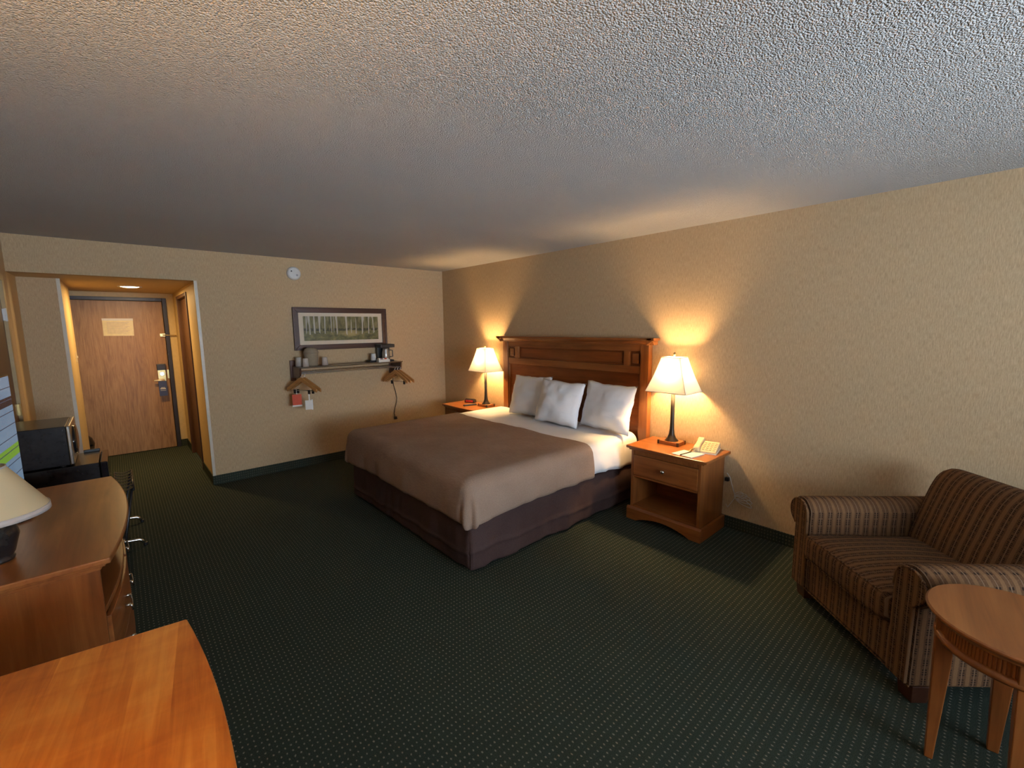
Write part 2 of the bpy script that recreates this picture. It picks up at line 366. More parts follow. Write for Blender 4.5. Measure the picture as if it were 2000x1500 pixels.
MB().box(-.03, .03, -.003, -.002, .095, .105).box(-.03, .03, -.003, -.002, .075, .079).box(-.022, .022, -.003, -.002, .112, .118).build('print', 'paper_white', t)
s_ = tag(MB().prism([(-.152, -.11), (.146, -.113), (.152, .113), (-.15, .10)], 'y', -.003, 0).build('notice_sheet', 'paper_yellow', loc=(.048, YD+.003, 1.688)), 'yellowish rate notice under plastic taped to the oak entry door', 'notice')
mb = MB()
for i in range(9): mb.box(-.11, .11-.02*(i % 3), -.004, -.003, .06-i*.017, .063-i*.017)
mb.build('print_line', 'mauve_ink', s_)
MB().box(-.152, .152, -.0045, -.003, .086, .113).build('tape', 'paper_white', s_)

# brown door in the side wall, hinge side towards the recess
d2 = bpy.data.objects.new('door_2', None); COL.objects.link(d2); d2.location = (XL, 4.76, 0); struct(d2)
d2['label'] = 'dark brown side door with pale casing and white hinges'
MB().box(-.055, -.01, -.455, .425, .01, 2.03).build('leaf', 'brown_door', d2)
MB().box(-.08, .012, .43, .50, 0, 2.09).box(-.08, .012, -.53, -.46, 0, 2.09).box(-.08, .012, -.46, .43, 2.035, 2.09).build('casing', 'casing_paint', d2, bevel=.003)
for z in (.25, 1.03, 1.775):
    MB().box(-.012, .004, .41, .445, z-.045, z+.045).tube([(.006, .428, z-.05), (.006, .428, z+.05)], .008, 8).build('hinge', 'white_plastic' if z > 1.5 else 'brass', d2)
# brown door in the entry's other wall
d3 = bpy.data.objects.new('door_3', None); COL.objects.link(d3); d3.location = (XE, 6.72, 0); struct(d3)
d3['label'] = 'dark brown door in the entry side wall'
MB().box(.03, .07, -.46, .46, .01, 2.03).build('leaf', 'brown_door', d3)
MB().box(-.012, .08, .46, .51, 0, 2.07).box(-.012, .08, -.51, -.46, 0, 2.07).box(-.012, .08, -.46, .46, 2.03, 2.07).build('frame', 'brown_door', d3, bevel=.003)

# recessed entry light
t = thing('recessed_light', 'round recessed downlight glowing in the entry ceiling', 'ceiling light', (.18, 6.66, ZE))
MB().lathe([(.082, -.004), (.105, -.008), (.11, 0), (.082, 0)], 28, caps=False).build('trim_ring', 'white_plastic', t, smooth=True)
MB().lathe([(.0, -.012), (.05, -.011), (.082, -.004)], 28, caps=False).build('lens', 'entry_glow', t, smooth=True)
d = bpy.data.lights.new('downlight', 'AREA'); d.shape = 'DISK'; d.size = .15; d.energy = ENTRY_W; d.color = (1, .66, .28)
o = bpy.data.objects.new('downlight', d); COL.objects.link(o); o.parent = t; o.location = (0, 0, -.02)
t = thing('light_switch', 'ivory wall switch beside the entry door', 'switch', (XC, 6.88, 1.30))
MB().box(0, .006, -.036, .036, 0, .115).build('plate', 'ivory_plastic', t, bevel=.002)
MB().box(.006, .016, -.006, .006, .045, .07).build('toggle', 'ivory_plastic', t, bevel=.002)

# ------------------------------------------------------------------ bed
def drape(x0, x1, y0, y1, ztop, zbot, r, flare, amp, seed, n_fan=12, step=.035, ndrop=10, sag=.0, zb_fn=None, fan_amp=.0, ridge=.0):
    """cloth over the foot and two sides of a bed: open at x1 (head)."""
    ix, iy0, iy1 = x0+r, y0+r, y1-r
    nx, ny = int((x1-ix)/step), int((iy1-iy0)/step)
    mb = MB()
    def top(x, y):
        e = min(1, min(x-ix, y-iy0, iy1-y)/.15) if min(x-ix, y-iy0, iy1-y) > 0 else 0
        return ztop+e*(.012*fbm(x*2+seed, y*2, 1)+.003*fbm(x*9, y*9+seed, 3))
    mb.grid(lambda u, v: (ix+(x1-ix)*u, iy0+(iy1-iy0)*v, top(ix+(x1-ix)*u, iy0+(iy1-iy0)*v)), nx, ny)
    path = [((x1+(ix-x1)*i/nx, iy0), (0, -1)) for i in range(nx+1)]
    path += [((ix, iy0), (-math.sin(a), -math.cos(a))) for a in [PI/2*i/n_fan for i in range(1, n_fan)]]
    path += [((ix, iy0+(iy1-iy0)*i/ny), (-1, 0)) for i in range(ny+1)]
    path += [((ix, iy1), (-math.cos(a), math.sin(a))) for a in [PI/2*i/n_fan for i in range(1, n_fan)]]
    path += [((ix+(x1-ix)*i/nx, iy1), (0, 1)) for i in range(nx+1)]
    rings = []; L = 0
    for k, ((bx, by), (dx, dy)) in enumerate(path):
        L += step if k else 0
        ring = []
        for q in range(6):
            a = PI/2*q/5; ring.append((bx+dx*r*math.sin(a), by+dy*r*math.sin(a), ztop-r*(1-math.cos(a))))
        zb = zbot+(zb_fn(bx, by, dx, dy) if zb_fn else 0)+.008*fbm(L*1.7, seed, 0)
        fan = 1 if (dx and dy) else 0
        for q in range(1, ndrop+1):
            f = q/ndrop; z = ztop-r+(zb-ztop+r)*f
            off = r+flare*math.sin(f*PI*.75)+amp*f**.6*fbm(L*5+seed, z*1.5, 2)+sag*f*f
            if fan: off += fan_amp*f*math.sin(math.atan2(dy, dx)*9)
            off += ridge*math.exp(-((z-.125-.03*math.sin(L*1.1)-.02*fbm(L*2, seed, 5))/.014)**2)
            if fan_amp and dy < -.9 and bx-ix < .12: off += .020*f*(1-(bx-ix)/.12)
            if q == ndrop: off -= .012
            ring.append((bx+dx*off, by+dy*off, z))
        rings.append(ring)
    mb.loft(rings, caps=False, closed=False)
    return mb
BX0, BX1, BY0, BY1 = 1.60, 3.505, 2.225, 4.205
bed = thing('bed', 'king bed with dark brown box spring wrap, headed by the cherry headboard', 'bed', (2.55, 3.215, 0))
L0 = Vector((2.55, 3.215, 0))
def rel(mb, c): mb.v = [(p[0]-c[0], p[1]-c[1], p[2]-c[2]) for p in mb.v]; return mb
wr = drape(1.625, 3.50, 2.245, 4.19, .375, .022, .03, .006, .030, 4, 8, .03, 26, ridge=.010)
rel(wr, L0).build('box_spring_wrap', 'skirt_cloth', bed, smooth=True, weld=.0005)
mt = MB().box(1.64, 3.50, 2.262, 4.172, .375, .63)
rel(mt, L0).build('mattress', 'sheet_cloth', bed, bevel=.05)
for x, y in ((1.80, 2.42), (1.80, 4.0), (3.3, 2.42), (3.3, 4.0)):
    MB().box(x-L0.x-.04, x-L0.x+.04, y-L0.y-.04, y-L0.y+.04, 0, .05).build('bed_foot', 'black_plastic', bed)
cs = MB().lathe([(.028, -.012), (.028, .012)], 16).build('caster', 'black_plastic', bed, loc=(1.86-L0.x, 2.29-L0.y, .028)); cs.rotation_euler = (PI/2, 0, 0)
def band(x0, x1, y0, y1, ztop, zbot, r, seed, amp, nx=26):
    prof = []
    mb = MB(); iy0, iy1 = y0+r, y1-r; rings = []
    for i in range(nx+1):
        x = x0+(x1-x0)*i/nx; ring = []
        zb = zbot+.018*math.sin(x*8+seed)+.012*fbm(x*4, seed, 0)
        for q in range(9, -1, -1):
            f = q/9; z = zb+(ztop-r-zb)*(1-f)
            ring.append((x, y0-.010*math.sin(f*PI)-amp*f*fbm(x*7+z*5, seed, z*3)+(.014 if q == 9 else 0), z))
        for q in range(1, 6):
            a = PI/2*q/5; ring.append((x, iy0-r*math.cos(a), ztop-r+r*math.sin(a)))
        for q in range(1, 40):
            y = iy0+(iy1-iy0)*q/40; e = min(1, min(y-iy0, iy1-y)/.15)
            ring.append((x, y, ztop+e*(.012*fbm(x*2, y*2, 5)+.006*fbm(x*6+seed, y*6, 2))))
        for q in range(0, 6):
            a = PI/2*q/5; ring.append((x, iy1+r*math.sin(a), ztop-r+r*math.cos(a)))
        for q in range(1, 10):
            f = q/9; z = zb+(ztop-r-zb)*(1-f)
            ring.append((x, y1+.010*math.sin(f*PI)+amp*f*fbm(x*7+z*5, seed+9, z*3), z))
        rings.append(ring)
    return mb.loft(rings, caps=False, closed=False)
o = rel(band(2.74, 3.515, 2.205, 4.225, .660, .385, .085, 3.0, .03), (3.1, 3.215, .66)).build('bed_sheet', 'sheet_cloth', loc=(3.1, 3.215, .66), smooth=True)
tag(o, 'white bed sheet exposed between the taupe blanket and the pillows', 'sheet')
bl = drape(1.575, 2.855, 2.195, 4.235, .672, .365, .095, .014, .022, 21, 14, .03, 12, zb_fn=lambda x, y, dx, dy: -.03*math.sin(2*abs(math.atan2(dx, dy)))**2+.022*min(1, max(0, (x-1.75)/.25))*abs(dy), fan_amp=.010)
o = rel(bl, (2.2, 3.215, .672)).build('blanket', 'blanket_cloth', loc=(2.2, 3.215, .672), smooth=True, weld=.0005)
tag(o, 'taupe brown ribbed blanket draped over the foot of the bed', 'blanket')

# headboard
hb = thing('headboard', 'cherry wood headboard with cornice and inset panels behind the white pillows', 'headboard', (XR, 3.11, 0))
y0, y1 = -1.0, 1.0
MB().box(-.035, -.012, y0+.02, y1-.02, .35, 1.47).build('back_panel', 'cherry_panel', hb)
for s in (-1, 1):
    MB().box(-.072, -.010, s*.995-.0, s*.995-s*.085, .0, 1.47).build('post', 'cherry_z', hb, bevel=.003)
    MB().box(-.060, -.035, s*.91, s*.895, .35, 1.20).build('bead', 'cherry_z', hb, bevel=.003)
MB().box(-.062, -.035, -.91, .91, 1.412, 1.47).build('rail', 'cherry_y', hb, bevel=.002)
MB().box(-.062, -.035, -.91, .91, 1.205, 1.275).build('rail', 'cherry_y', hb, bevel=.002)
for s in (-1, 1): MB().box(-.062, -.035, s*.73, s*.79, 1.275, 1.412).build('stile', 'cherry_z', hb, bevel=.002)
MB().box(-.046, -.035, -.70, .70, 1.292, 1.395).build('inset_panel', 'cherry_panel', hb, bevel=.004)
for s in (-1, 1):
    MB().box(-.058, -.035, s*.815, s*.885, 1.297, 1.39).build('square_panel', 'cherry_y', hb, bevel=.008)
MB().prism([(-.010, 1.47), (-.075, 1.47), (-.080, 1.485), (-.105, 1.508), (-.120, 1.512), (-.120, 1.532), (-.010, 1.532)], 'y', -1.045, 1.045).build('cornice', 'cherry_y', hb, bevel=.002)
for s in (-1, 1): MB().prism([(s*.995, 1.47), (s*1.01, 1.487), (s*1.05, 1.509), (s*1.065, 1.512), (s*1.065, 1.532), (s*.995, 1.532)], 'x', -.120, -.010).build('cornice_return', 'cherry_x', hb)

# pillows
def pillow(name, label, c, w, h, th, tilt, rz, seed, roll=0):
    mb = MB(); N = 22
    for sgn in (1, -1):
        def fn(u, v, s=sgn):
            a, b = u*2-1, v*2-1
            x = a*w/2*(1-.055*(1-b*b)); y = b*h/2*(1-.06*(1-a*a))
            k = max(0, (1-abs(a)**2.6))**.62*max(0, (1-abs(b)**2.6))**.62
            wr = .014*fbm(a*1.6+seed, b*1.6, s)*k+.014*fbm(a*2+b*7+seed, b*3-a*2, 4)*k*abs(a)**.5+.009*fbm(a*8+b*2+seed, b*3, 7)*k*max(0, b+.2)
            bottom = .02*(-b)*k
            return (x+.01*fbm(b*2, seed, 1), s*(th/2*k+wr+bottom)+.004*s*0, y+.012*fbm(a*2+seed, 3, 1)*abs(b))
        mb.grid(fn, N, N)
    o = mb.build(name, 'pillow_cloth', loc=c, smooth=True, weld=.0008)
    o.rotation_euler = (tilt, roll, rz)
    return tag(o, label, 'pillow', 'white pillows leaning on the headboard')
# local y = thickness, local z = height, local x = width; facing -X in the room
pillow('pillow', 'white pillow leaning on the headboard, closest to the alarm clock', (3.350, 3.455, .890), .58, .45, .19, math.radians(17), PI/2, 2.0, math.radians(2))
pillow('pillow', 'white pillow in the middle, overlapping its two neighbours', (3.262, 2.945, .887), .53, .45, .19, math.radians(19), PI/2+.10, 5.0, math.radians(-2))
pillow('pillow', 'white pillow leaning on the headboard, closest to the telephone nightstand', (3.375, 2.445, .892), .57, .45, .18, math.radians(15), PI/2-.03, 9.0, math.radians(-1))

# ------------------------------------------------------------------ nightstands
def make_nightstand():
    t = thing('nightstand', 'cherry nightstand with one drawer and open shelf under the telephone', 'nightstand', (3.17, 1.737, 0), 0, 'cherry nightstands beside the bed')
    W = .30
    top = MB().prism([(-.018, -.345), (.415, -.345), (.415, .345), (-.018, .345), (-.030, .15), (-.033, 0), (-.030, -.15)], 'z', .618, .642).build('top', 'cherry_y', t, bevel=.006)
    MB().box(-.004, .41, -.322, .322, .604, .618).build('moulding', 'cherry_y', top, bevel=.003)
    for s in (-1, 1): MB().box(.0, .41, s*W, s*(W-.02), .10, .605).build('side_panel', 'cherry_z', t, bevel=.002)
    MB().box(.395, .41, -W+.02, W-.02, .10, .605).build('back_panel', 'cherry_panel', t)
    MB().box(.005, .41, -W+.02, W-.02, .105, .125).build('shelf', 'cherry_y', t)
    MB().box(.008, .395, -W+.02, W-.02, .375, .393).build('divider', 'cherry_y', t)
    ap = MB().box(.004, .02, -W+.02, W-.02, .572, .605).build('apron', 'cherry_y', t)
    mb = MB()
    for i in range(56):
        y = -W+.025+i*(2*W-.05)/55; mb.tube([(.004, y, .575), (.004, y, .602)], .0036, 6)
    mb.build('reeding', 'cherry_z', ap)['kind'] = 'stuff'
    dr = MB().box(-.004, .016, -W+.022, W-.022, .397, .568).build('drawer', 'cherry_y', t, bevel=.004)
    kn = MB().lathe([(.006, 0), (.006, .012), (.014, .018), (.016, .025), (.010, .031), (.001, .033)], 16).build('knob', 'nickel', dr, loc=(-.004, 0, .485), smooth=True)
    kn.rotation_euler = (0, -PI/2, 0)
    n = 14; arch = [(-.325, 0), (-.235, 0)]+[(-.235+.47*i/n, .052*math.sin(PI*i/n)**.8) for i in range(1, n)]+[(.235, 0), (.325, 0), (.325, .095), (-.325, .095)]
    pl = MB().prism(arch, 'x', -.018, .006).build('plinth', 'cherry_y', t, bevel=.002)
    MB().prism([(-.018, .095), (.006, .095), (.006, .110), (-.006, .110), (-.012, .103)], 'y', -.325, .325).build('plinth_cap', 'cherry_y', pl)
    for s in (-1, 1): MB().box(.006, .41, s*.325, s*.302, 0, .103).build('plinth_side', 'cherry_x', t, bevel=.003)
    return t
ns1 = make_nightstand()
ns2 = copy_tree(ns1); ns2.location = (3.17, 4.585, 0); ns2['label'] = 'cherry nightstand in the room corner, under the alarm clock'

# ------------------------------------------------------------------ table lamps
def make_lamp():
    t = thing('table_lamp', 'lit table lamp with rectangular white shade beside the telephone', 'lamp', (3.452, 1.832, .642), 0, 'lit lamps on the nightstands')
    b = MB().box(-.065, .065, -.092, .092, 0, .030).build('base', 'cherry_y', t, bevel=.003)
    for sx in (-1, 1):
        for sy in (-1, 1): MB().box(sx*.067, sx*.050, sy*.094, sy*.077, .0, .032).build('corner_block', 'frame_black', b, bevel=.002)
    prof = [(.058, .030), (.054, .036), (.036, .055), (.024, .085), (.0185, .13), (.0165, .20), (.0165, .46)]
    MB().lathe(prof, 12).build('stem', 'bronze', t, smooth=True)
    MB().lathe([(.006, .46), (.006, .52), (.018, .525), (.018, .56), (.010, .565)], 12).build('socket', 'brass', t)
    MB().lathe([(.012, 0), (.016, .015), (.029, .045), (.031, .065), (.024, .088), (.008, .099)], 16).build('bulb', 'bulb_glow', t, loc=(0, 0, .562), smooth=True)
    hp = []
    for i in range(17):
        a = PI*i/16; hp.append((0, .062*math.sin(a)*(1 if i <= 8 else 1), 0))
    pts = [(0, .010, .50), (0, .045, .535), (0, .055, .60), (0, .045, .69), (0, .0, .735), (0, -.045, .69), (0, -.055, .60), (0, -.045, .535), (0, -.010, .50)]
    MB().tube(pts, .0022, 6).build('harp', 'brass', t)
    MB().lathe([(.004, .735), (.004, .748), (.010, .752), (.011, .766), (.006, .778), (.001, .780)], 12).build('finial', 'brass', t, smooth=True)
    zb, zt = .452, .738; bx, by, tx, ty = .140, .178, .066, .082
    n = 10; mb = MB(); rings = []
    for i in range(n+1):
        f = i/n; g = f+.05*math.sin(f*PI); hx = bx+(tx-bx)*g; hy = by+(ty-by)*g; z = zb+(zt-zb)*f
        rings.append([(-hx, -hy, z), (hx, -hy, z), (hx, hy, z), (-hx, hy, z)])
    mb.loft(rings, caps=False); sh = mb.build('shade', 'lit_shade', t)
    for (hx, hy, z, nm) in ((bx, by, zb, 'bottom_trim'), (tx, ty, zt, 'top_trim')):
        q = [(-hx, -hy, z), (hx, -hy, z), (hx, hy, z), (-hx, hy, z), (-hx, -hy, z)]; m2 = MB()
        for a, b2 in zip(q, q[1:]): m2.tube([a, b2], .0032, 6)
        m2.build(nm, 'sock_lining', sh)
    for sx in (-1, 1):
        for sy in (-1, 1): MB().tube([(sx*r[2][0], sy*r[2][1], r[2][2]) for r in rings], .0022, 6).build('corner_seam', 'lit_shade', sh)
    return t
lp1 = make_lamp()
lp2 = copy_tree(lp1); lp2.location = (3.452, 4.365, .642); lp2['label'] = 'lit table lamp with rectangular white shade beside the alarm clock'

# telephone, cards, clock, remote
t = thing('telephone', 'ivory push-button desk telephone on the nightstand', 'telephone', (3.462, 1.535, .642), math.radians(-76))
MB().prism([(-.105, 0), (.105, 0), (.105, .052), (.090, .056), (-.095, .022), (-.105, .014)], 'x', -.085, .085).build('body', 'ivory_plastic', t, bevel=.006)
MB().box(-.090, .090, -.110, .108, 0, .006).build('foot_plate', 'white_plastic', t, bevel=.002)
cr = MB().loft([[(-.058-w, yy, zz), (-.058+w, yy, zz), (-.058+w*.8, yy, zz+hh), (-.058-w*.8, yy, zz+hh)] for yy, zz, hh, w in
      ((-.118, .016, .022, .020), (-.108, .012, .036, .027), (-.070, .018, .036, .027), (-.048, .036, .022, .022), (.0, .046, .020, .022), (.048, .050, .022, .023), (.070, .042, .036, .029), (.104, .046, .034, .029), (.114, .050, .022, .022))]).build('handset', 'ivory_plastic', t, bevel=.006)
mb = MB()
for i in range(4):
    for j in range(5):
        x = -.012+i*.026; y = -.075+j*.032; z = .022+.034*(y+.095)/.185
        mb.box(x-.009, x+.009, y-.008, y+.008, z-.002, z+.004)
mb.build('keypad', 'ivory_key', t)['kind'] = 'stuff'
MB().tube([(-.058, -.118, .03), (-.075, -.135, .010), (-.105, -.12, .006), (-.105, -.05, .006), (-.088, .0, .012)], .004, 8).build('handset_cord', 'ivory_key', t, smooth=True)
for nm, lab, cat, p, a, sz in (('note_card', 'white paper card by the telephone, closest to the lamp', 'card', (3.255, 1.640, .643), -.15, (.16, .065)),
                               ('note_pad', 'white notepad in front of the telephone', 'notepad', (3.255, 1.545, .643), -.15, (.17, .085))):
    o = MB().box(-sz[0]/2, sz[0]/2, -sz[1]/2, sz[1]/2, 0, .003 if nm == 'note_card' else .006).build(nm, 'paper_white', loc=p); o.rotation_euler = (0, 0, a)
    tag(o, lab, cat)
o = MB().tube([(-.07, 0, .006), (.06, 0, .006), (.07, 0, .006)], [.0055, .0055, .002], 10).build('pen', 'black_plastic', loc=(3.250, 1.597, .643)); o.rotation_euler = (0, 0, -.15)
tag(o, 'dark pen lying between the two white papers', 'pen')
t = thing('alarm_clock', 'small black digital alarm clock on the corner nightstand', 'clock', (3.47, 4.72, .642), math.radians(25))
MB().prism([(-.04, 0), (.04, 0), (.03, .045), (-.01, .055), (-.035, .045)], 'y', -.075, .075).build('case', 'black_gloss', t, bevel=.012)
MB().add([(-.0405, -.055, .012), (-.0405, .055, .012), (-.0375, .055, .040), (-.0375, -.055, .040)], [(0, 1, 2, 3)]).build('display', 'clock_red', t, solid=.002)
t = thing('remote_control', 'black remote control lying on the corner nightstand', 'remote', (3.33, 4.545, .642), math.radians(-10))
MB().box(-.09, .09, -.022, .022, 0, .018).build('body', 'black_plastic', t, bevel=.005)
mb = MB()
for i in range(8):
    for j in (-1, 0, 1): mb.box(-.07+i*.018, -.06+i*.018, j*.012-.004, j*.012+.004, .018, .020)
mb.build('keypad', 'steel_grey', t)['kind'] = 'stuff'
# bundled cable
t = thing('cable_bundle', 'tied bundle of white cables hanging at the wall behind the nightstand', 'cable', (3.585, 1.335, .30))
for k in range(5):
    a0 = -.5+k*.35; pts = []
    for i in range(17):
        a = 2*PI*i/16; rr = .085-.008*k
        lx = rr*(1-math.cos(a))/1.2; ly = .022*math.sin(a)
        pts.append((-.014-.004*k+.006*math.sin(a*2), -(lx*math.cos(a0)-ly*math.sin(a0)), lx*math.sin(a0)*(.8)+ly*math.cos(a0)-.02))
    MB().tube(pts, .0028, 6).build('cable_loop', 'cable_white', t, smooth=True)
MB().tube([(-.012, .0, -.02), (-.014, .022, .04), (-.012, .05, .13), (-.012, .075, .16)], .004, 6).build('cable_lead', 'cable_white', t, smooth=True)
MB().tube([(-.012, .0, -.02), (-.02, .03, -.08), (-.018, .055, -.12), (-.014, .07, -.10)], .003, 6).build('cable_lead', 'cable_white', t, smooth=True)
MB().box(-.03, -.0, .055, .085, .095, .125).build('plug', 'black_plastic', t, bevel=.004)

# ------------------------------------------------------------------ back wall: picture, smoke alarm, shelf
t = thing('framed_picture', 'framed aspen forest print with cream mat above the wall shelf', 'picture', (2.116, YB, 1.643))
w, h = .575, .25
for s in (-1, 1):
    MB().prism([(s*w, -h), (s*w, h), (s*(w-.062), h-.062), (s*(w-.062), -h+.062)], 'y', -.022, -.002).build('frame_side', 'dark_wood_y', t, bevel=.003)
    MB().prism([(-w, s*h), (w, s*h), (w-.062, s*(h-.062)), (-w+.062, s*(h-.062))], 'y', -.022, -.002).build('frame_side', 'dark_wood', t, bevel=.003)
    MB().box(s*w, s*(w-.018), -.030, -.022, -h, h).build('frame_bead', 'dark_wood_y', t, bevel=.003)
    MB().box(-w+.018, w-.018, -.030, -.022, s*h, s*(h-.018)).build('frame_bead', 'dark_wood', t, bevel=.003)
MB().box(-w+.06, w-.06, -.010, -.004, -h+.06, h-.06).build('mat_board', 'mat_board', t)
MB().box(-w+.114, w-.114, -.0115, -.010, -h+.108, h-.103).build('print', 'aspen_print', t)
t = thing('smoke_alarm', 'round white smoke alarm high on the wall above the picture', 'smoke alarm', (1.59, YB, 2.272))
o = MB().lathe([(.075, 0), (.075, .012), (.068, .030), (.050, .036), (.001, .037)], 32).build('body', 'white_plastic', t, smooth=True); o.rotation_euler = (PI/2, 0, 0)
for x, z, r, mt_ in ((-.030, .022, .008, 'black_plastic'), (.028, -.02, .012, 'steel_grey')):
    o = MB().lathe([(r, 0), (r, .003)], 12).build('test_button' if r > .01 else 'indicator', mt_, t, loc=(x, -.035, z)); o.rotation_euler = (PI/2, 0, 0)

SY, SZ = 5.215, 1.205
t = thing('wall_shelf', 'dark wood wall shelf with chrome hanging rods under the framed picture', 'shelf', (2.13, YB, 1.05))
def sl(mb): return rel(mb, (2.13, YB, 1.05))
for s, x in ((1, 1.506), (1, 2.738)):
    b = sl(MB().box(x-.030, x+.030, YB-.018, YB, 1.045, 1.283 if x < 2 else 1.20)).build('bracket', 'shelf_wood', t, bevel=.004)
    sl(MB().prism([(SY, 1.198), (SY+.012, 1.120), (SY+.06, 1.10), (YB-.018, 1.075), (YB-.018, 1.203), (SY, 1.203)], 'x', x-.010, x+.010)).build('bracket_arm', 'shelf_wood', b, bevel=.003)
sl(MB().box(1.496, 2.748, SY, YB-.018, 1.203, 1.215)).build('board', 'shelf_wood', t, bevel=.002)
sl(MB().tube([(1.49, SY-.004, 1.212), (2.755, SY-.004, 1.212)], .006, 8)).build('front_rail', 'nickel', t)
sl(MB().tube([(1.50, SY+.02, 1.145), (2.745, SY+.02, 1.145)], .008, 10)).build('hanging_rod', 'chrome', t)
sl(MB().tube([(1.50, SY+.14, 1.150), (2.745, SY+.14, 1.150)], .007, 10)).build('hanging_rod', 'chrome', t)
ZS = 1.2155
t = thing('ice_bucket', 'beige lidded ice bucket standing on the wall shelf', 'ice bucket', (1.675, 5.365, ZS))
MB().lathe([(.064, 0), (.070, .01), (.078, .14), (.080, .150)], 28).build('body', 'bucket_tan', t, smooth=True)
MB().lathe([(.082, .150), (.080, .165), (.066, .195), (.035, .212), (.001, .215)], 28).build('lid', 'bucket_tan', t, smooth=True)
def cup(name, lab, p, r, h, mt_):
    o = MB().lathe([(r, 0), (r*.78, h*.96), (r*.70, h), (.001, h)], 20).build(name, mt_, loc=p, smooth=True); return tag(o, lab, 'cup', 'cups on the wall shelf')
cup('plastic_cup', 'wrapped plastic cup at the bracket end of the wall shelf', (1.548, 5.40, ZS), .040, .105, 'clear_cup')
cup('plastic_cup', 'wrapped plastic cup between the end cup and the ice bucket', (1.590, 5.30, ZS), .036, .095, 'clear_cup')
cup('plastic_cup', 'wrapped plastic cup beside the ice bucket, towards the coffee maker', (1.822, 5.355, ZS), .037, .095, 'clear_cup')
cup('paper_cup', 'white upturned paper cup on the black tray by the coffee maker', (2.437, 5.38, ZS+.022), .036, .085, 'white_plastic')
t = thing('tray', 'small black tray holding a paper cup on the wall shelf', 'tray', (2.45, 5.38, ZS))
MB().box(-.085, .06, -.06, .06, 0, .012).build('base', 'black_plastic', t, bevel=.003)
MB().box(-.085, -.078, -.06, .06, .012, .022).box(.053, .06, -.06, .06, .012, .022).box(-.078, .053, .053, .06, .012, .022).box(-.078, .053, -.06, -.053, .012, .022).build('rim', 'black_plastic', t)
t = thing('condiment_box', 'low white box of coffee packets in front of the coffee maker', 'box', (2.515, 5.268, ZS))
MB().box(-.075, .075, -.035, .035, 0, .035).build('box', 'paper_white', t, bevel=.002)
for k in range(5): MB().box(-.066+k*.027, -.046+k*.027, -.022, .024, .030, .050).build('packet', ('paper_white', 'mauve_ink', 'paper_white', 'tag_red', 'mat_board')[k], t)
t = thing('coffee_maker', 'black coffee maker at the end of the wall shelf', 'coffee maker', (2.605, 5.40, ZS))
MB().box(-.085, .085, -.085, .085, 0, .022).build('base', 'black_plastic', t, bevel=.005)
MB().box(-.085, .085, .03, .085, .022, .18).build('back_column', 'black_plastic', t, bevel=.005)
MB().box(-.095, .100, -.09, .085, .178, .222).build('top', 'black_plastic', t, bevel=.008)
cf = MB().lathe([(.040, .024), (.047, .05), (.047, .11), (.034, .15), (.036, .165)], 20, (-.005, -.03, 0)).build('carafe', 'steel_grey', t, smooth=True)
MB().tube([(.042, -.045, .145), (.078, -.060, .14), (.080, -.060, .06), (.046, -.045, .055)], .007, 8).build('carafe_handle', 'black_plastic', cf)
MB().tube([(.10, .09, .03), (.13, .098, -.02), (.145, .098, -.20), (.150, .098, -.33), (.175, .095, -.43), (.19, .095, -.52), (.185, .095, -.57), (.155, .095, -.66), (.14, .095, -.73), (.15, .092, -.775)], .0045, 8).build('power_cord', 'black_plastic', t, smooth=True)
MB().box(.140, .175, .082, .104, -.812, -.775).tube([(.175, .09, -.80), (.19, .09, -.806)], .003, 6).build('plug', 'black_plastic', t, bevel=.003)

def make_hanger(name, lab, p, rz, bar=True, drop=.055):
    t = thing(name, lab, 'hanger', p, rz, 'wooden hangers on the shelf rods')
    MB().tube([(0, 0, -drop), (0, 0, -.025)]+[(.0, .0, -.02)]+[(.014*math.sin(a), 0, -.006+.014*-math.cos(a)) for a in (PI*.15, PI*.4)], .003, 6).build('hook', 'white_plastic', t)
    up_, lo = [], []
    for i in range(-8, 9):
        f = i/8; x = f*.205; z = -drop-.006-.125*abs(f)**1.08; hw = .019+.004*(1-abs(f))
        up_.append((x, z+hw)); lo.append((x, z-hw))
    MB().prism(up_+lo[::-1], 'y', -.010, .010).build('arm', 'hanger_wood', t, bevel=.003)
    if bar:
        MB().tube([(-.165, 0, -drop-.135), (.165, 0, -drop-.135)], .0035, 6).build('bar', 'chrome', t)
        for x in (-.10, .10): MB().box(x-.012, x+.012, -.008, .008, -drop-.170, -drop-.125).build('clip', 'black_plastic', t, bevel=.002)
    return t
R_ = math.radians
make_hanger('clothes_hanger', 'wooden hanger with skirt clips beneath the ice bucket', (1.548, SY+.02, 1.145), R_(-57))
make_hanger('clothes_hanger', 'wooden hanger half hidden behind the clipped hanger with tags', (1.510, SY+.02, 1.145), R_(-60))
make_hanger('clothes_hanger', 'frontmost wooden hanger of the three beneath the coffee maker', (2.728, SY+.02, 1.145), R_(-63), False)
make_hanger('clothes_hanger', 'middle wooden hanger of the three beneath the coffee maker', (2.690, SY+.02, 1.145), R_(-67), True)
make_hanger('clothes_hanger', 'rearmost wooden hanger of the three beneath the coffee maker', (2.652, SY+.02, 1.145), R_(-71), False)
t = thing('laundry_tag', 'red laundry tag with white lower edge hung below the hangers', 'tag', (1.482, 5.337, .765), R_(-12))
MB().box(-.048, .048, -.004, .004, .018, .140).build('card', 'tag_red', t)
MB().box(-.050, .050, -.005, .005, 0, .018).build('edge_strip', 'paper_white', t)
MB().box(-.006, .006, -.003, .003, .140, .196).build('hang_strip', 'paper_white', t)
t = thing('price_tag', 'white paper tag hung beside the red laundry tag', 'tag', (1.572, 5.198, .738), R_(-10))
MB().box(-.045, .020, -.003, .003, 0, .105).build('card', 'paper_white', t)
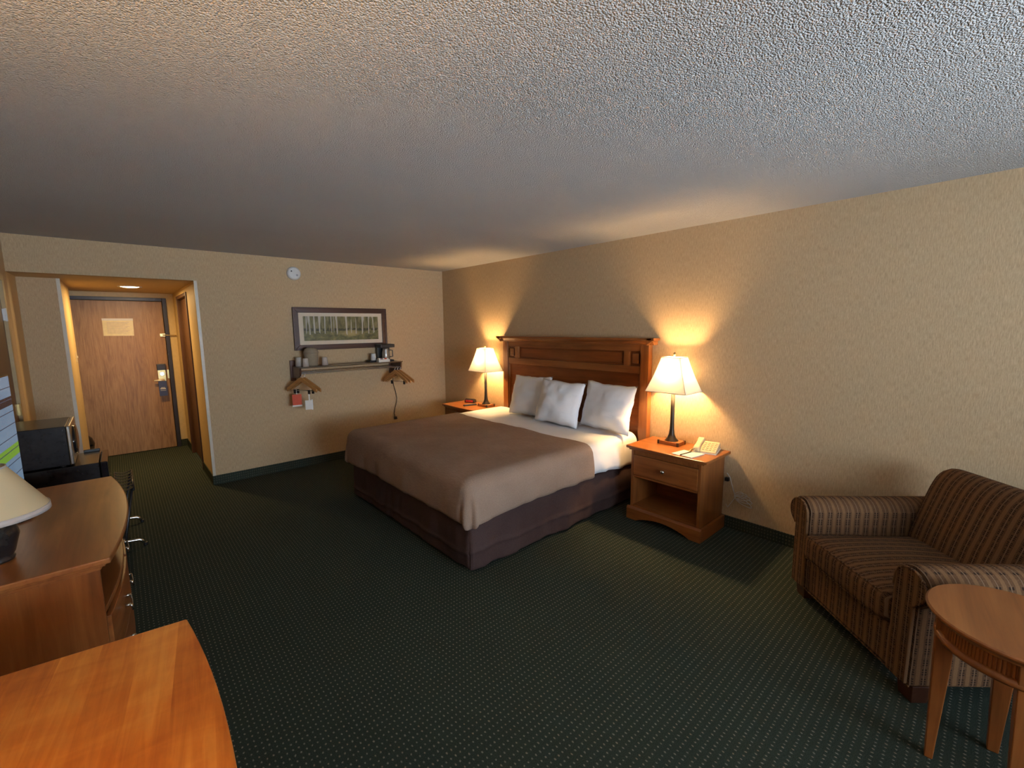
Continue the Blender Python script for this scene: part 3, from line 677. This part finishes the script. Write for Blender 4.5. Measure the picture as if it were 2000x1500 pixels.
MB().box(.020, .034, -.005, .005, -.005, .112).build('folded_edge', 'white_plastic', t)
MB().box(-.006, .006, -.002, .002, .105, .222).build('hang_strip', 'paper_white', t)

# ------------------------------------------------------------------ armchair
t = thing('armchair', 'brown striped upholstered armchair with rolled arms by the wall', 'armchair', (2.686, .466, 0), math.atan2(-.722, -.692))
def rbox(x0, x1, y0, y1, z0, z1, bulge=0, n=10, e=6.0, seed=0):
    """softly rounded upholstered block"""
    mb = MB(); cx, cy, cz = (x0+x1)/2, (y0+y1)/2, (z0+z1)/2; hx, hy, hz = (x1-x0)/2, (y1-y0)/2, (z1-z0)/2
    bm = bmesh.new(); bmesh.ops.create_cube(bm, size=2); bmesh.ops.subdivide_edges(bm, edges=bm.edges, cuts=n, use_grid_fill=True)
    r = min(hx, hy, hz)*.45
    for v_ in bm.verts:
        p = Vector((v_.co.x*hx, v_.co.y*hy, v_.co.z*hz))
        q = Vector((max(-hx+r, min(hx-r, p.x)), max(-hy+r, min(hy-r, p.y)), max(-hz+r, min(hz-r, p.z))))
        d_ = p-q
        if d_.length > 1e-6: p = q+d_.normalized()*r
        k = (1-v_.co.x**2)*(1-v_.co.y**2) if abs(v_.co.z) > .98 else 0
        if v_.co.z > 0: p.z += bulge*(1-v_.co.x**2)*(1-v_.co.y**2)
        v_.co = p+Vector((cx, cy, cz))
    bm.verts.index_update(); mb.add([tuple(v_.co) for v_ in bm.verts], [tuple(v_.index for v_ in f_.verts) for f_ in bm.faces]); bm.free(); return mb
MB().box(-.30, .30, .025, .80, .085, .288).build('seat_base', 'chair_cloth', t, bevel=.012)
MB().box(-.415, .415, .02, .026, .083, .089).build('base_welt', 'chair_cloth', t)
cu = rbox(-.292, .292, -.022, .62, .296, .438, .026).build('seat_cushion', 'chair_cloth', t, smooth=True)
for z in (.304, .430):
    MB().tube([(-.278, .30, z), (-.281, .03, z), (-.265, -.008, z), (0, -.013, z+(.004 if z > .4 else 0)), (.265, -.008, z), (.281, .03, z), (.278, .30, z)], .006, 6).build('welt', 'chair_cloth', cu, smooth=True)
for s in (-1, 1):
    prof = [(.300, .085), (.300, .50)]+[(.300+.0, .53)]+[(.385+.088*math.cos(a), .535+.088*math.sin(a)) for a in [PI-PI*1.32*i/16 for i in range(1, 17)]]+[(.420, .455), (.418, .085)]
    am = MB().prism([(s*x, z) for x, z in prof], 'y', .02, .80).build('arm', 'chair_cloth_arm', t, bevel=.012)
    fp = [(.308, .092), (.308, .50)]+[(.385+.076*math.cos(a), .535+.076*math.sin(a)) for a in [PI-PI*1.30*i/16 for i in range(1, 17)]]+[(.412, .455), (.410, .092)]
    MB().prism([(s*x, z) for x, z in fp], 'y', .004, .021).build('arm_front', 'chair_cloth', am, bevel=.006)
    wl = [(s*x, .006, z) for x, z in fp[1:-1]]; MB().tube(wl, .0055, 6).build('welt', 'chair_cloth', am, smooth=True)
# backrest: slanted cushion with rounded top
rings = []; NB = 14
for i in range(NB+1):
    f = i/NB; x = -.325+.65*f; e = max(0, 1-abs(2*f-1)**8)**.35
    k = .02*(1-(2*f-1)**2)
    sec = [(.560-k, .40), (.590-k, .50), (.630-k, .62), (.672-k, .74), (.700-k*.5, .80), (.735, .828+.01*e), (.780, .835+.01*e), (.815, .815), (.835, .76), (.838, .60), (.835, .30), (.70, .28), (.58, .32)]
    c = (.70, .58); rings.append([(x, c[0]+(y-c[0])*(.90+.10*e), c[1]+(z-c[1])*(.92+.08*e)) for y, z in sec])
MB().loft(rings).build('backrest', 'chair_cloth', t, smooth=True, subd=1)
for sx in (-1, 1):
    for y in (.05, .74): MB().loft([[(sx*.375+a*q, y+b*q+.03, z) for a, b in ((-1, -1), (1, -1), (1, 1), (-1, 1))] for q, z in ((.034, 0), (.042, .085))]).build('leg', 'dark_wood', t, bevel=.003)

# round side table
t = thing('side_table', 'round cherry side table with reeded apron and tapered legs by the armchair', 'side table', (2.198, -.126, 0), R_(7))
tp = MB().lathe([(.205, .598), (.232, .604), (.240, .612), (.246, .620), (.246, .626), (.240, .630), (.001, .630)], 56).build('top', 'cherry_x', t, smooth=False, bevel=.0015)
ap = MB().lathe([(.200, .530), (.200, .600), (.180, .600), (.180, .530)], 48, caps=False).build('apron', 'cherry_x', t)
MB().lathe([(.198, .512), (.214, .512), (.216, .522), (.210, .534), (.200, .536)], 48, caps=False).build('apron_bead', 'cherry_x', ap, smooth=True)
MB().lathe([(.200, .586), (.212, .588), (.220, .598), (.200, .599)], 48, caps=False).build('cornice_bead', 'cherry_x', ap, smooth=True)
mb = MB()
for i in range(120):
    a = 2*PI*i/120
    if min((i*3) % 90, 90-(i*3) % 90) < 10: continue
    mb.tube([(.200*math.cos(a), .200*math.sin(a), .537), (.200*math.cos(a), .200*math.sin(a), .587)], .0042, 5)
mb.build('reeding', 'cherry_z', ap)['kind'] = 'stuff'
for k in range(4):
    a = PI/2*k; rr = Matrix.Rotation(a, 3, 'Z'); mb = MB()
    def q(x0, x1, hw, z): return [tuple(rr @ Vector(p)) for p in ((x0, -hw, z), (x1, -hw, z), (x1, hw, z), (x0, hw, z))]
    mb.loft([q(.176, .200, .016, 0), q(.160, .208, .030, .40), q(.158, .212, .036, .595)]).build('leg', 'cherry_z', t, bevel=.003)

# ------------------------------------------------------------------ dresser, lamp, television
t = thing('dresser', 'bow-front cherry dresser with open shelf and drawers along the side wall', 'dresser', (XL, 3.005, 0))
HW = .675
def bow(off, d, hw=HW, n=16, b=.068, x_in=0.005):
    return [(x_in, -hw)]+[(d+b*(1-(2*i/n-1)**2)+off, -hw+2*hw*i/n) for i in range(n+1)]+[(x_in, hw)]
tp = MB().prism(bow(0, .520), 'z', .716, .740).build('top', 'cherry_y', t, bevel=.005)
MB().prism(bow(-.018, .520, HW-.018), 'z', .702, .716).build('top_moulding', 'cherry_y', tp, bevel=.003)
MB().prism(bow(-.032, .520, HW-.030), 'z', .686, .702).build('lower_moulding', 'cherry_y', tp, bevel=.003)
for s in (-1, 1): MB().box(.005, .485, s*(HW-.038), s*(HW-.060), 0, .686).build('side_panel', 'cherry_z', t, bevel=.003)
MB().box(.005, .02, -HW+.055, HW-.055, .05, .685).build('back_panel', 'cherry_panel', t)
sf = MB().prism(bow(-.02, .500, HW-.055), 'z', .478, .500).build('shelf', 'cherry_y', t, bevel=.003)
MB().box(.02, .46, -.012, .012, .06, .478).build('divider', 'cherry_z', t)
MB().box(.03, .46, -HW+.055, HW-.055, 0, .055).build('plinth', 'cherry_y', t)
for row, (z0, z1) in enumerate(((.062, .262), (.270, .470))):
    for s in (-1, 1):
        n = 8; ya, yb = (.016, HW-.058); outer, inner = [], []
        for i in range(n+1):
            y = s*(ya+(yb-ya)*i/n); bx = .500+.068*(1-(y/HW)**2)-.012; outer.append((bx, y)); inner.append((bx-.022, y))
        dr = MB().prism(outer+inner[::-1], 'z', z0, z1).build('drawer', 'cherry_y', t, bevel=.003)
        yc = s*.36; bx = .500+.068*(1-(yc/HW)**2)-.012; zc = (z0+z1)/2+.02
        MB().tube([(bx, yc-.05, zc), (bx+.022, yc-.05, zc)], .006, 8).tube([(bx, yc+.05, zc), (bx+.022, yc+.05, zc)], .006, 8).tube([(bx+.022, yc-.055, zc), (bx+.026, yc-.045, zc-.03), (bx+.026, yc+.045, zc-.03), (bx+.022, yc+.055, zc)], .004, 8).build('bail_pull', 'nickel', dr, smooth=True)
def round_lamp(name, lab, loc, lit):
    t = thing(name, lab, 'lamp', loc); k = .09 if lit else .03
    MB().lathe([(.055, 0), (.058, .010), (.052, .016), (.060, .03), (.078, .10), (.072, .135), (.040, .165), (.014, .19), (.012, .19+k+.005)], 28).build('base', 'black_satin', t, smooth=True)
    MB().lathe([(.013, .19+k), (.016, .20+k), (.016, .24+k), (.010, .245+k)], 12).build('socket', 'brass', t)
    MB().lathe([(.012, .245+k), (.026, .275+k), (.026, .285+k), (.008, .305+k)], 14).build('bulb', 'desk_bulb_glow' if lit else 'white_plastic', t, smooth=True)
    sd = MB().lathe([(.176, .185), (.152, .250), (.122, .34), (.092, .45)] if lit else [(.172, .200), (.146, .245), (.108, .308), (.068, .375)], 40, caps=False).build('shade', 'cream_shade', t, smooth=True)
    MB().lathe([(.176, .168), (.1785, .168), (.178, .188), (.1755, .188)] if lit else [(.173, .180), (.1755, .180), (.174, .203), (.171, .203)], 40, caps=False).build('shade_trim', 'sock_lining', sd, smooth=True)
    MB().lathe([(.092, .447), (.094, .447), (.094, .458), (.092, .458)] if lit else [(.066, .371), (.069, .371), (.069, .381), (.066, .381)], 40, caps=False).build('shade_trim', 'sock_lining', sd)
    return t
round_lamp('dresser_lamp', 'unlit lamp with round cream shade on the dresser', (-.437, 2.60, .741), False)
t = thing('television', 'flat television showing blue and green rows, on the dresser', 'television', (-.472, 3.14, .741), R_(-4))
MB().box(-.012, .022, -.285, .285, .065, .435+.25).build('bezel', 'black_gloss', t, bevel=.004)
MB().box(.0222, .024, -.280, .280, .072, .678).build('screen', 'tv_picture', t)
MB().box(-.012, .008, -.03, .03, .012, .10).build('stand_neck', 'black_gloss', t)
MB().prism(arc(0, 0, .10, 0, 2*PI, 28)[:-1], 'z', 0, .012).build('stand_base', 'black_gloss', t)

# near desk
t = thing('desk', 'bow-front maple desk with orange grain at the bottom corner of the photo', 'desk', (.087, 1.652, 0), R_(-7.3))
n = 24; LD = 1.80; DD = .45
edge = [(-DD, 0)]+[(.112*(1-(2*i/n-1)**2), -LD*i/n) for i in range(n+1)]+[(-DD, -LD)]
tp = MB().prism(edge, 'z', .712, .740).build('top', 'maple_desk', t, bevel=.005)
MB().prism([(x-.022 if x > -.4 else x+.02, max(-LD+.02, min(-.02, y))) for x, y in edge], 'z', .694, .712).build('top_moulding', 'cherry_y', tp, bevel=.003)
for y0_, y1_ in ((-.055, -.03), (-LD+.03, -LD+.055)): MB().box(-DD+.02, -.03, y0_, y1_, 0, .695).build('side_panel', 'cherry_z', t, bevel=.003)
MB().box(-DD+.03, -DD+.05, -LD+.055, -.055, .25, .695).build('back_panel', 'cherry_y', t)
dr = MB().box(-.06, -.035, -LD+.06, -.06, .59, .69).build('drawer', 'cherry_y', t, bevel=.003)
MB().lathe([(.006, 0), (.006, .012), (.015, .02), (.010, .03), (.001, .032)], 14).build('knob', 'nickel', dr, loc=(-.035, -LD/2, .64)).rotation_euler = (0, PI/2, 0)
round_lamp('desk_lamp', 'lit lamp with round cream shade on the near end of the desk', (-.36, .78, .741), True)

# ------------------------------------------------------------------ fridge, microwave, rack, bin
t = thing('mini_fridge', 'glossy black mini fridge with the microwave on top', 'fridge', (XL, 4.57, 0))
MB().box(.02, .445, -.22, .22, .015, .690).build('body', 'black_satin', t, bevel=.004)
MB().box(.450, .492, -.22, .22, .025, .690).build('door', 'black_gloss', t, bevel=.008)
MB().box(.350, .445, .205, .22, .690, .712).build('rear_lip', 'black_plastic', t, bevel=.003)
t = thing('microwave', 'black microwave oven with a silver front standing on the mini fridge', 'microwave', (XL, 4.585, .691))
MB().box(.015, .300, -.235, .235, .012, .292).build('case', 'black_satin', t, bevel=.004)
for x in (.05, .26):
    for y in (-.19, .17): MB().lathe([(.014, 0), (.014, .014)], 10, (x, y, 0)).build('foot', 'black_plastic', t)
fr = MB().box(.300, .322, -.235, .235, .012, .292).build('front', 'nickel', t, bevel=.006)
el = [(.02+.165*math.cos(a), .152+.115*math.sin(a)) for a in [2*PI*i/36 for i in range(36)]]
MB().loft([[(.320, y, z) for y, z in el], [(.334, .02+(y-.02)*.92, .152+(z-.152)*.92) for y, z in el], [(.340, .02+(y-.02)*.6, .152+(z-.152)*.6) for y, z in el]]).build('oval_window', 'black_gloss', fr, smooth=True)
t = thing('luggage_rack', 'folded luggage rack with black straps and chrome feet beside the fridge', 'luggage rack', (-.03, 4.57, 0))
for y in (-.26, .29):
    MB().tube([(-.075, y, .40), (-.07, y, .12), (-.06, y, .060), (.025, y, .052), (.040, y, .042), (.060, y, .008)], .011, 10).build('foot_tube', 'chrome', t, smooth=True)
    MB().lathe([(.014, 0), (.014, .02)], 10, (.060, y, 0)).build('foot_cap', 'black_plastic', t)
    MB().tube([(.020, y*.9, .455), (-.045, y*.9, .10), (-.065, y*.9, .012)], .010, 10).build('leg', 'black_plastic', t, smooth=True)
for x in (-.075, .028): MB().tube([(x, -.30, .462), (x, .32, .462)], .009, 10).build('rail', 'black_plastic', t, smooth=True)
for k in range(7):
    y = -.27+k*.092
    MB().grid(lambda u, v, y=y: (-.075+.103*u, y-.020+.040*v, .474-.015*math.sin(PI*u)), 8, 2).build('strap', 'black_web', t, solid=.003)
t = thing('waste_bin', 'black round-topped bin on the floor beside the entry door', 'bin', (-.46, 7.50, 0))
MB().lathe([(.115, 0), (.120, .01), (.150, .24)], 28).build('body', 'black_plastic', t, smooth=True)
MB().lathe([(.154, .24), (.152, .26), (.135, .32), (.09, .37), (.001, .395)], 28).build('lid', 'black_gloss', t, smooth=True)
